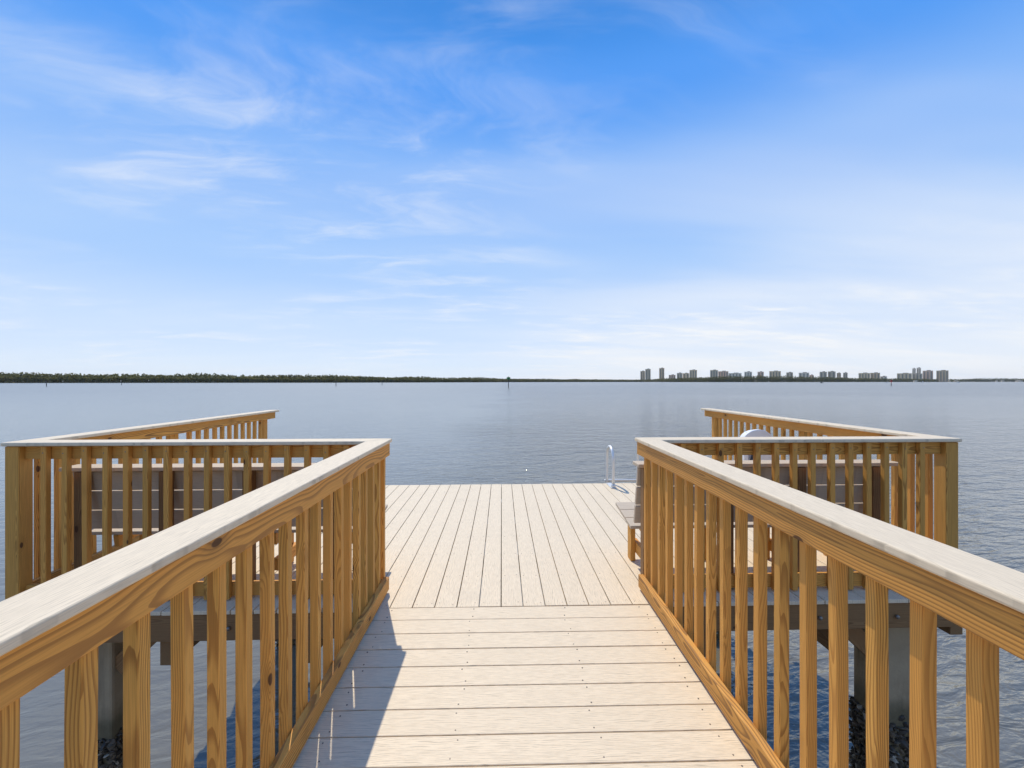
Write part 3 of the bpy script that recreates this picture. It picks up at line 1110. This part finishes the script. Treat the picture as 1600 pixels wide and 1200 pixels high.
def side_rail(s, xo0, xo1, yend, ymid, label):
    """railing down the outer side of the platform; the outer cap edge runs from xo0 (near) to xo1 (far)"""
    y0 = 2.900 + SKEW * xo0
    def X(yy, off):
        return xo0 + (xo1 - xo0) * (yy - y0) / (yend - y0) - s * off
    t = thing('railing', (X(4.5, 0.05), 4.5, 0.0), label, 'railing', 'pine railings with pale caps round the walkway and platform')
    rng = random.Random(61 + s)
    ang = math.atan2(yend - y0, xo1 - xo0)
    yb0 = y0 + 0.107
    bo = 0.012 + BS / 2
    ro = 0.012 + BS + 0.0005 + RT / 2
    for nm, z0, z1 in (('top_rail', TOP0, TOP1), ('bottom_rail', BOT0, BOT1)):
        ya = yb0 + 0.004
        lumber(nm, (X(ya, ro), ya, (z0 + z1) / 2), (X(yend - 0.01, ro), yend - 0.01, (z0 + z1) / 2), RT, z1 - z0, M['pine_rail'], t, 0.004, 2)
    posts = [ymid, yend - 0.12]
    for yy in posts:
        lumber('post', (X(yy, 0.012 - 0.03), yy, -0.2), (X(yy, 0.012 - 0.03), yy, TOP1 - 0.001), 0.089, 0.062, M['pine'], t, 0.004, 2)
    yy = yb0 + 0.10
    while yy < yend - 0.19:
        if min(abs(yy - p) for p in posts) > 0.075:
            baluster(t, X(yy, bo), yy, 'short', rng)
        yy += 0.1312
    pts = [(X(y0, 0), y0 + 0.001), (X(y0 + 0.14, 0.14), y0 + 0.141), (X(yend, 0.14), yend), (X(yend, 0), yend)]
    poly_board('cap_board', pts, CAP_Z0, CAP_Z1, M['cap'], t, ang, 0.006, 3)
    return t


side_rail(-1, -3.275, -3.275, 6.12, 4.36, 'pine railing down the far left side of the platform, open end over the water')
side_rail(1, 3.230, 3.125, 6.36, 4.46, 'pine railing down the far right side of the platform, beside the white pedestal')

# ------------------------------------------------------------------ benches
def bench(xa, xb, sup, label):
    cx = (xa + xb) / 2
    t = thing('bench', (cx, 3.3 + SKEW * cx, 0.0), label, 'bench', 'benches backing onto the near railing')
    def P(x, y, z):
        return (x, y + SKEW * x, z)
    top, bot = Vector((0, 3.075, 0.853)), Vector((0, 3.165, 0.418))
    up = (top - bot).normalized()
    n = 3
    for k in range(n):
        c = bot + up * (0.0665 + k * 0.1485)
        tilt = math.atan2(-up.y, up.z)
        a, b = Vector(P(xa, c.y, c.z)), Vector(P(xb, c.y, c.z))
        q = frame(b - a) @ Quaternion((1, 0, 0), tilt)
        link('back_plank', box_mesh((b - a).length, TH, 0.138, M['bench'], 0.003, 1), t, (a + b) / 2, q)
    lumber('back_cap', P(xa - 0.02, 3.062, 0.869), P(xb + 0.02, 3.062, 0.869), 0.139, TH, M['bench'], t, 0.005, 2)
    # seat, tipped a little backwards
    sf, sb = Vector((0, 3.605, 0.432)), Vector((0, 3.175, 0.372))
    ds = (sf - sb).normalized()
    for k in range(3):
        c = sb + ds * (0.072 + k * 0.1455)
        a, b = Vector(P(xa - 0.02, c.y, c.z)), Vector(P(xb + 0.02, c.y, c.z))
        q = frame(b - a) @ Quaternion((1, 0, 0), math.atan2(ds.z, ds.y))
        link('seat_plank', box_mesh((b - a).length, 0.139, TH, M['bench'], 0.004, 2), t, (a + b) / 2, q)
    for sx in sup:
        nrm = Vector((0, -up.z, up.y))
        off = -0.013 - 0.045
        o = Vector((0, -1, 0)) * 0.058
        lumber('back_post', P(sx, 3.0255, 0.003), P(sx, 3.0255, 0.852), 0.066, 0.060, M['pine_old'], t)
        lumber('leg', P(sx + 0.040, 3.50, 0.003), P(sx + 0.040, 3.50, 0.395), 0.089, 0.038, M['pine'], t)
        lumber('seat_bearer', P(sx + 0.079, 3.19, 0.312), P(sx + 0.079, 3.585, 0.367), 0.038, 0.089, M['pine'], t)
        lumber('stretcher', P(sx + 0.079, 3.215, 0.115), P(sx + 0.079, 3.545, 0.115), 0.038, 0.089, M['pine'], t)
    return t


bench(-2.98, -0.97, (-2.87, -2.31, -1.75, -1.17), 'composite plank bench facing the water behind the left front railing')
bench(0.985, 2.86, (1.03, 1.62, 2.15, 2.70), 'composite plank bench facing the water behind the right front railing, near the ladder')

# ------------------------------------------------------------------ swim ladder
lad = thing('swim_ladder', (1.75, 6.1, 0.0), 'aluminium swim ladder with two looped handrails at the platform edge', 'ladder')
def hoop(xc):
    pts = []
    y_in, y_out = 5.86, 6.215
    r = (y_out - y_in) / 2
    zt = 0.545 - r
    for z in (0.012, 0.15, 0.28, zt):
        pts.append((xc, y_in, z))
    for k in range(1, 12):
        a = math.pi * k / 12
        pts.append((xc, y_in + r - r * math.cos(a), zt + r * math.sin(a)))
    for z in (zt, 0.2, 0.0, -0.5, -1.2, -2.4):
        pts.append((xc, y_out, z))
    o = link('handrail', tube_mesh([Vector(p) - Vector((xc, 6.0, 0)) for p in pts], 0.019, M['alu'], 14), lad, (xc, 6.0, 0))
    link('foot_plate', box_mesh(0.075, 0.30, 0.012, M['alu'], 0.003), lad, (xc, 5.97, 0.0065))
    link('foot_flange', tube_mesh([(0, 0, 0), (0, 0, 0.02), (0, 0, 0.04)], 0.031, M['alu'], 14), lad, (xc, 5.86, 0.011))
for xc in (1.535, 1.985):
    hoop(xc)
lumber('cross_bar', (1.50, 6.235, 0.018), (2.02, 6.235, 0.018), 0.036, 0.036, M['alu'], lad, 0.010, 3)
for z in (-0.3, -0.6, -0.9, -1.2, -1.5, -1.8, -2.1):
    lumber('rung', (1.54, 6.215, z), (1.98, 6.215, z), 0.07, 0.025, M['alu'], lad, 0.006, 2)

# ------------------------------------------------------------------ white pedestal with a domed hood
ped = thing('dock_pedestal', (2.80, 4.72, 0.0), 'white domed plastic pedestal with a blue fitting beside the right railing', 'pedestal')
def pedestal():
    cx, cy, w, d = 2.80, 4.66, 0.32, 0.11
    zt = 0.93
    # body: two cheeks, a back and a base, so that the face is open
    link('base', box_mesh(w, d, 0.55, M['white'], 0.012, 2), ped, (cx, cy, 0.277))
    for s in (-1, 1):
        link('cheek', box_mesh(0.05 if s < 0 else 0.13, d, 0.25, M['white'], 0.008, 2), ped, (cx + s * (w / 2 - (0.025 if s < 0 else 0.065)), cy, 0.678))
    link('back_panel', box_mesh(w * 0.5, 0.03, 0.25, M['white'], 0.004), ped, (cx - 0.04, cy + d / 2 - 0.02, 0.678))
    # hood: half disc extruded with a raised rim
    def half_disc(rx, rz, dep, name, yoff):
        bm = bmesh.new()
        prof = [(rx * math.cos(a), rz * math.sin(a)) for a in [math.pi * k / 20 for k in range(21)]]
        lo = [bm.verts.new((u, -dep / 2, v)) for u, v in prof]
        hi = [bm.verts.new((u, dep / 2, v)) for u, v in prof]
        bm.faces.new(lo); bm.faces.new(hi[::-1])
        n = len(prof)
        for i in range(n):
            bm.faces.new((lo[i], hi[i], hi[(i + 1) % n], lo[(i + 1) % n]))
        bmesh.ops.recalc_face_normals(bm, faces=bm.faces)
        bmesh.ops.bevel(bm, geom=[e for e in bm.edges if e.calc_face_angle(0) > 0.6], offset=0.008, segments=2, profile=0.5, affect='EDGES')
        return link(name, bm_mesh(bm, name, M['white']), ped, (cx, cy + yoff, 0.805))
    half_disc(w / 2, zt - 0.805, d, 'hood', 0.0)
    half_disc(w / 2 + 0.012, zt - 0.805 + 0.012, 0.05, 'hood_rim', -d / 2 + 0.02)
    link('blue_fitting', box_mesh(0.045, 0.06, 0.20, M['blue'], 0.012, 2), ped, (cx - 0.015, cy - 0.015, 0.655))
    link('hose', tube_mesh([(0.03, 0, 0.10), (0.0, -0.02, 0.05), (-0.035, -0.03, -0.03), (-0.05, -0.03, -0.09)], 0.012, M['black'], 8), ped, (cx - 0.045, cy - 0.03, 0.66))
    link('hinge_knob', tube_mesh([(0, 0, 0), (0, 0, 0.012), (0, 0, 0.025)], 0.012, M['white'], 8), ped, (cx - 0.11, cy - 0.02, 0.80 + 0.085))
pedestal()

for o in bpy.data.objects:
    for k in ('_p', '_q'):
        if k in o.keys():
            del o[k]
